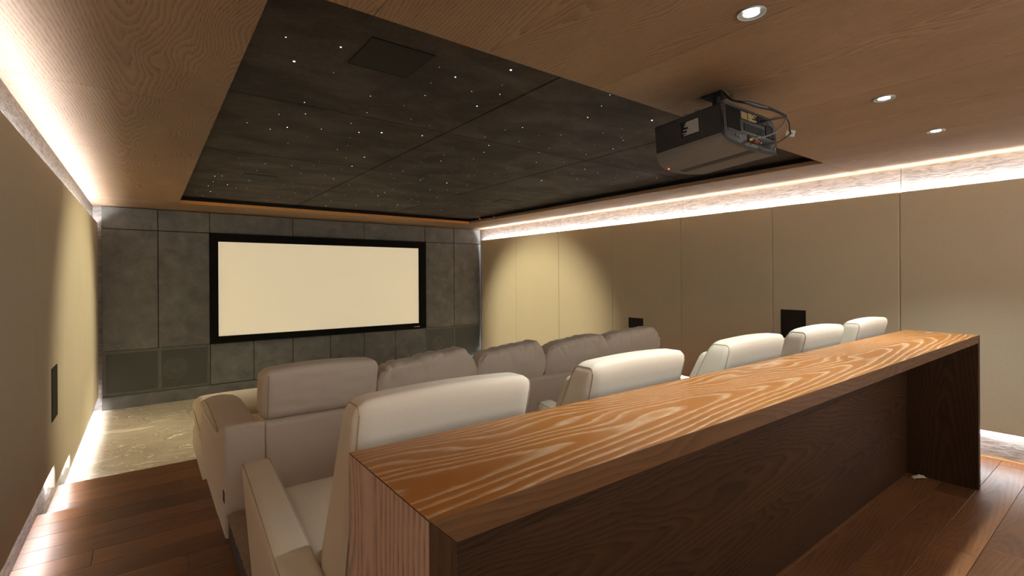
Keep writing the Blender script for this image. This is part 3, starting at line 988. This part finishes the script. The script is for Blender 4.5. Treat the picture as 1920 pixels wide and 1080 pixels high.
# back cushions
CUSH = [(.566, 1.308, -.885, -.572, .0), (1.322, 2.140, -.915, -.600, .018), (2.156, 2.880, -.935, -.602, .024), (2.898, 3.722, -.93, -.600, .022), (3.640, 4.55, -.91, -.578, .024)]
for i, (a, b, z0, z1, puff) in enumerate(CUSH):
    wd, ht = b - a, z1 - z0
    sd = Vector((i * 7.3, 2.1, .4))

    def shape(p, u):
        dpt = .24 * (1 - (.10 + puff * 9) * (u.x ** 4) * .8 - (.05 + puff * 9) * (u.z ** 4) * .6)
        y = p.y / .24 * dpt
        z, x = p.z, p.x
        if puff:
            up = max(0.0, u.z)
            z += up * (.022 * math.sin((u.x + .2) * 2.2 + .3 * i) + .022 * math.exp(-((u.x - .62) / .22) ** 2) - .085 * max(0, (u.x - .70) / .30) ** 1.4 - .020 * max(0, (-.82 - u.x) / .18) + .012 * noise.noise(Vector((u.x * 4.1, 0, 0)) + sd))
            x += (.030 * (1 - abs(u.z + .1) ** 1.5) - .018) * math.copysign(abs(u.x) ** 3, u.x)
            fold = 0
            for q in range(7):                                # creases fanning down from the top seam
                c0 = -.85 + .28 * q + .12 * noise.noise(Vector((q * 1.7, 3.3, 0)) + sd)
                d = u.x - c0 - .28 * (1 - u.z) * noise.noise(Vector((q * 2.9, .5, 0)) + sd) * 2
                fold += math.exp(-(d / .035) ** 2) * max(0, u.z - .05 - .25 * (q % 2)) ** .8
            soft_w = noise.noise(Vector((u.x * 2.4, u.z * 1.6, .7)) + sd)
            y -= math.copysign(1, u.y) * min(1, abs(u.y) * 1.2) * (.020 * fold - .012 * soft_w)
            z -= .010 * fold * up
        else:
            z += .018 * max(0, u.z) * math.sin((u.x + 1) * 1.6)
            y += .004 * noise.noise(Vector((u.x * 3, u.z * 3, 2)))
        lean = -.03 * u.z
        return Vector(((a + b) / 2 + x, 3.412 + y + lean, h((z0 + z1) / 2) + z))
    cu = obj('back_cushion', soft(wd, .24, ht, .055 if not puff else .05, 60, shape), 'sofa_fabric', t, True)
    if i == 0:
        cu['label'] = 'firm smooth end cushion with piped edge'
        pts = [(a + .032, 3.412 - .118 + .03 * (-z), h((z0 + z1) / 2) + z * ht / 2) for z in [-.86 + .172 * k for k in range(11)]]
        obj('piping', tube(bmesh.new(), pts, .0028, 6), 'piping', cu, True)

# ------------------------------------------------------------------ projector
PX0, PX1, PY = 2.283, 2.832, 1.30
t = thing('projector', 'dark grey projector hung under the oak soffit, cables at its rear', 'projector', (2.55, 1.50, h(.87)))
pitch = R(4.2)


def pj(name, bm, mat, parent, smooth=False):
    """Parts are laid out level, then nosed down about the rear top edge."""
    bmesh.ops.rotate(bm, verts=bm.verts, cent=(0, PY, h(.87)), matrix=Matrix.Rotation(-pitch, 3, 'X'))
    return obj(name, bm, mat, parent, smooth)


up_pts = [(PX0, h(.712)), (PX0, h(.852)), (PX0 + .018, h(.869)), (PX1 - .07, h(.869)), (PX1 - .03, h(.860)), (PX1 - .006, h(.835)), (PX1, h(.80)), (PX1, h(.712))]
lo_pts = [(PX0, h(.712)), (PX1, h(.712)), (PX1, h(.682)), (PX1 - .006, h(.676)), (PX1 - .14, h(.671)), (PX0 + .22, h(.671)), (PX0 + .10, h(.677)), (PX0 + .03, h(.688)), (PX0 + .006, h(.700))]


def bowed(pts):
    bm = bmesh.new()
    rows = []
    Yn = [PY + .012, PY + .12, PY + .25, PY + .36, PY + .40]
    for y in Yn:
        rows.append([bm.verts.new((x, y + (.105 * (1 - (2 * (x - PX0) / (PX1 - PX0) - 1.15) ** 2 * .75) if y > PY + .39 else 0), z)) for x, z in pts])
    # widen the front row in x so the bow has points to follow
    n = len(pts)
    for A, Bq in zip(rows, rows[1:]):
        for j in range(n):
            bm.faces.new((A[j], A[(j + 1) % n], Bq[(j + 1) % n], Bq[j]))
    bm.faces.new(rows[0]); bm.faces.new(list(reversed(rows[-1])))
    return bm


def dense(pts, step=.04):
    out = []
    for p, q in zip(pts, pts[1:] + pts[:1]):
        k = max(1, int(math.hypot(q[0] - p[0], q[1] - p[1]) / step))
        out += [(p[0] + (q[0] - p[0]) * i / k, p[1] + (q[1] - p[1]) * i / k) for i in range(k)]
    return out


body = pj('body', bowed(dense(up_pts)), 'pj_dark', t)
lowc = pj('lower_cover', bowed(dense(lo_pts)), 'pj_grey', t)
pj('cover_stripe', B(PX0 + .30, PX0 + .36, PY + .03, PY + .46, h(.6695), h(.672)), 'pj_dark', lowc)
pj('standby_lamp', B(PX0 + .20, PX0 + .206, PY + .465, PY + .471, h(.668), h(.672)), 'standby', lowc)
sidep = pj('side_hatch', B(PX0 - .0015, PX0 + .002, PY + .12, PY + .262, h(.735), h(.862), .0008, 1), 'pj_dark', body)
lb = pj('warning_label', B(PX0 - .0025, PX0 - .0015, PY + .132, PY + .238, h(.752), h(.832)), 'black', sidep)
bm = bmesh.new()
r2 = random.Random(3)
for i in range(13):
    z = h(.826 - .0055 * i)
    y1 = PY + .134
    y2 = PY + .134 + (.06 + .036 * r2.random())
    box(bm, PX0 - .0030, PX0 - .0024, y1, y2, z - .0034, z)
pj('label_lines', bm, 'label_grey', lb)
# rear face: recessed panel with vents, plate, sockets
rear_pts = [(PX0 + .008, h(.70)), (PX0 + .008, h(.852)), (PX0 + .02, h(.864)), (PX1 - .07, h(.864)), (PX1 - .034, h(.856)), (PX1 - .011, h(.832)), (PX1 - .006, h(.80)), (PX1 - .006, h(.684)),
            (PX1 - .14, h(.676)), (PX0 + .22, h(.676)), (PX0 + .10, h(.682)), (PX0 + .04, h(.690))]
rp = pj('rear_panel', prism(bmesh.new(), rear_pts, 'y', PY + .004, PY + .02), 'pj_rear', t)
rim = bmesh.new()
tube(rim, [(x, PY + .008, z) for x, z in [(PX0, h(.70)), (PX0, h(.852)), (PX0 + .018, h(.869)), (PX1 - .07, h(.869)), (PX1 - .03, h(.860)), (PX1 - .006, h(.835)), (PX1, h(.80)), (PX1, h(.680)),
     (PX1 - .14, h(.671)), (PX0 + .22, h(.671)), (PX0 + .10, h(.677)), (PX0 + .035, h(.686))]], .006, 6, True)
pj('rear_rim', rim, 'pj_dark', rp)
vent = bmesh.new()
for i in range(12):
    x = 2.322 + i * .0108
    box(vent, x, x + .0055, PY + .0005, PY + .004, h(.742), h(.856))
pj('vent', vent, 'black', rp)
pj('vent', B(2.486, 2.699, PY + .0012, PY + .004, h(.756), h(.795)), 'black', rp)
pj('socket_recess', B(2.636, 2.70, PY + .0012, PY + .004, h(.815), h(.858)), 'black', rp)
pj('socket_recess', B(2.715, 2.80, PY + .0012, PY + .004, h(.755), h(.825), .004, 1), 'black', rp)
pj('socket_recess', B(2.515, 2.76, PY + .0012, PY + .004, h(.698), h(.735)), 'black', rp)
pl = pj('rating_plate', B(2.458, 2.632, PY + .0025, PY + .004, h(.812), h(.858)), 'black', rp)
bm = bmesh.new()
for i in range(9):
    box(bm, 2.462, 2.522 + .004 * (i % 3), PY + .0018, PY + .0026, h(.852 - .0042 * i) - .0022, h(.852 - .0042 * i))
for i in range(6):
    z = h(.855 - .007 * i)
    box(bm, 2.535, 2.575 + .016 * (i % 3), PY + .0018, PY + .0026, z - .0045, z)
    if i in (0, 4):
        box(bm, 2.585, 2.625, PY + .0018, PY + .0026, z - .0048, z)
pj('plate_lines', bm, 'label_gold', pl)
trim = tube(bmesh.new(), [(2.325, PY + .002, h(.738)), (2.42, PY + .002, h(.737)), (2.55, PY + .002, h(.742)), (2.70, PY + .002, h(.744)), (2.81, PY + .002, h(.745))], .0022, 6)
pj('trim_line', trim, 'pj_grey', rp)
for x, z, mt in ((2.534, .712, 'yellow'), (2.585, .708, 'red')):
    pj('plug', lathe(bmesh.new(), [(.0003, -.022), (.006, -.022), (.006, .0), (.0075, .0), (.0075, .003)], 'y', 14, (x, PY + .002, h(z))), mt, rp, True)
bm = bmesh.new()
for x in (2.55, 2.562, 2.60, 2.615, 2.65, 2.685):
    lathe(bm, [(.0003, -.004), (.0052, -.004), (.0052, .003)], 'y', 12, (x, PY + .002, h(.722 if x < 2.64 else .714)))
pj('sockets', bm, 'metal', rp, True)
bm = bmesh.new()
for x, z in ((2.405, .718), (2.43, .716), (2.807, .705)):
    lathe(bm, [(.0003, -.002), (.009, -.002), (.009, .003)], 'y', 16, (x, PY + .002, h(z)))
pj('foot_screw', bm, 'pj_grey', rp, True)
# mount
mt = obj('mount_bracket', B(2.48, 2.60, 1.42, 1.54, CEIL - .010, CEIL, .002, 1), 'black', t)
obj('mount_pole', lathe(bmesh.new(), [(.022, h(.90)), (.022, CEIL - .008)], 'z', 20, (2.54, 1.48, 0)), 'black', mt, True)
bm = bmesh.new()
box(bm, 2.49, 2.59, 1.42, 1.54, h(.905), h(.918), .002, 1)
box(bm, 2.42, 2.50, 1.50, 1.54, h(.905), h(.914), .002, 1)
box(bm, 2.43, 2.50, 1.58, 1.62, h(.893), h(.914), .002, 1)
for sx, sy in ((-1, -1), (-1, 1), (1, -1), (1, 1)):
    tube(bm, [(2.54 + sx * .03, 1.48 + sy * .03, h(.90)), (2.54 + sx * .11, 1.48 + sy * .12, h(.897)), (2.54 + sx * .125, 1.48 + sy * .13, h(.862))], .009, 8)
obj('mount_arms', bm, 'metal', mt)

# cables: leave the soffit, loop behind the projector and come back to the sockets
CAB = [
    ('black cable looping widest behind the projector, carrying a white tag', 'cable', .0042,
     [(2.47, 1.42, CEIL), (2.47, 1.36, h(.93)), (2.44, 1.28, h(.885)), (2.52, 1.245, h(.868)), (2.67, 1.24, h(.880)), (2.80, 1.24, h(.877)), (2.866, 1.24, h(.852)), (2.876, 1.24, h(.811)), (2.884, 1.24, h(.794)),
      (2.828, 1.24, h(.761)), (2.755, 1.245, h(.726)), (2.69, 1.255, h(.708)), (2.66, 1.29, h(.708))]),
    ('grey cable inside the loop behind the projector, ending at the yellow plug', 'grey_cable', .0036,
     [(2.49, 1.41, CEIL), (2.49, 1.35, h(.93)), (2.46, 1.27, h(.888)), (2.55, 1.235, h(.874)), (2.69, 1.23, h(.888)), (2.79, 1.235, h(.884)), (2.822, 1.235, h(.868)), (2.765, 1.235, h(.81)), (2.70, 1.235, h(.768)),
      (2.60, 1.24, h(.73)), (2.534, 1.26, h(.712)), (2.534, 1.278, h(.712))]),
    ('short black power cable bending into the upper socket of the projector', 'cable', .0045,
     [(2.51, 1.42, CEIL), (2.51, 1.36, h(.935)), (2.50, 1.27, h(.895)), (2.62, 1.225, h(.878)), (2.76, 1.22, h(.872)), (2.80, 1.225, h(.862)), (2.74, 1.23, h(.850)), (2.68, 1.26, h(.836)), (2.665, 1.298, h(.835))]),
]
for lab, mtl, r, pts in CAB:
    c = obj('cable', tube(bmesh.new(), spline(pts, 8), r, 8), mtl, t, True)
    c['label'] = lab
    if 'tag' in lab:
        fl = bmesh.new()
        box(fl, 2.863, 2.907, 1.2385, 1.2415, h(.778), h(.812))
        TR = Matrix.Rotation(R(-62), 3, 'Z') @ Matrix.Rotation(R(14), 3, 'Y')
        bmesh.ops.rotate(fl, verts=fl.verts, cent=(2.885, 1.24, h(.795)), matrix=TR)
        tg = obj('cable_tag', fl, 'white_plastic', c)
        tg['label'] = 'white paper tag with grey print'
        pr = bmesh.new()
        for k in range(3):
            box(pr, 2.879 + k * .006, 2.8825 + k * .006, 1.2375, 1.2386, h(.786), h(.800))
        bmesh.ops.rotate(pr, verts=pr.verts, cent=(2.885, 1.24, h(.795)), matrix=TR)
        obj('tag_print', pr, 'pj_grey', c)
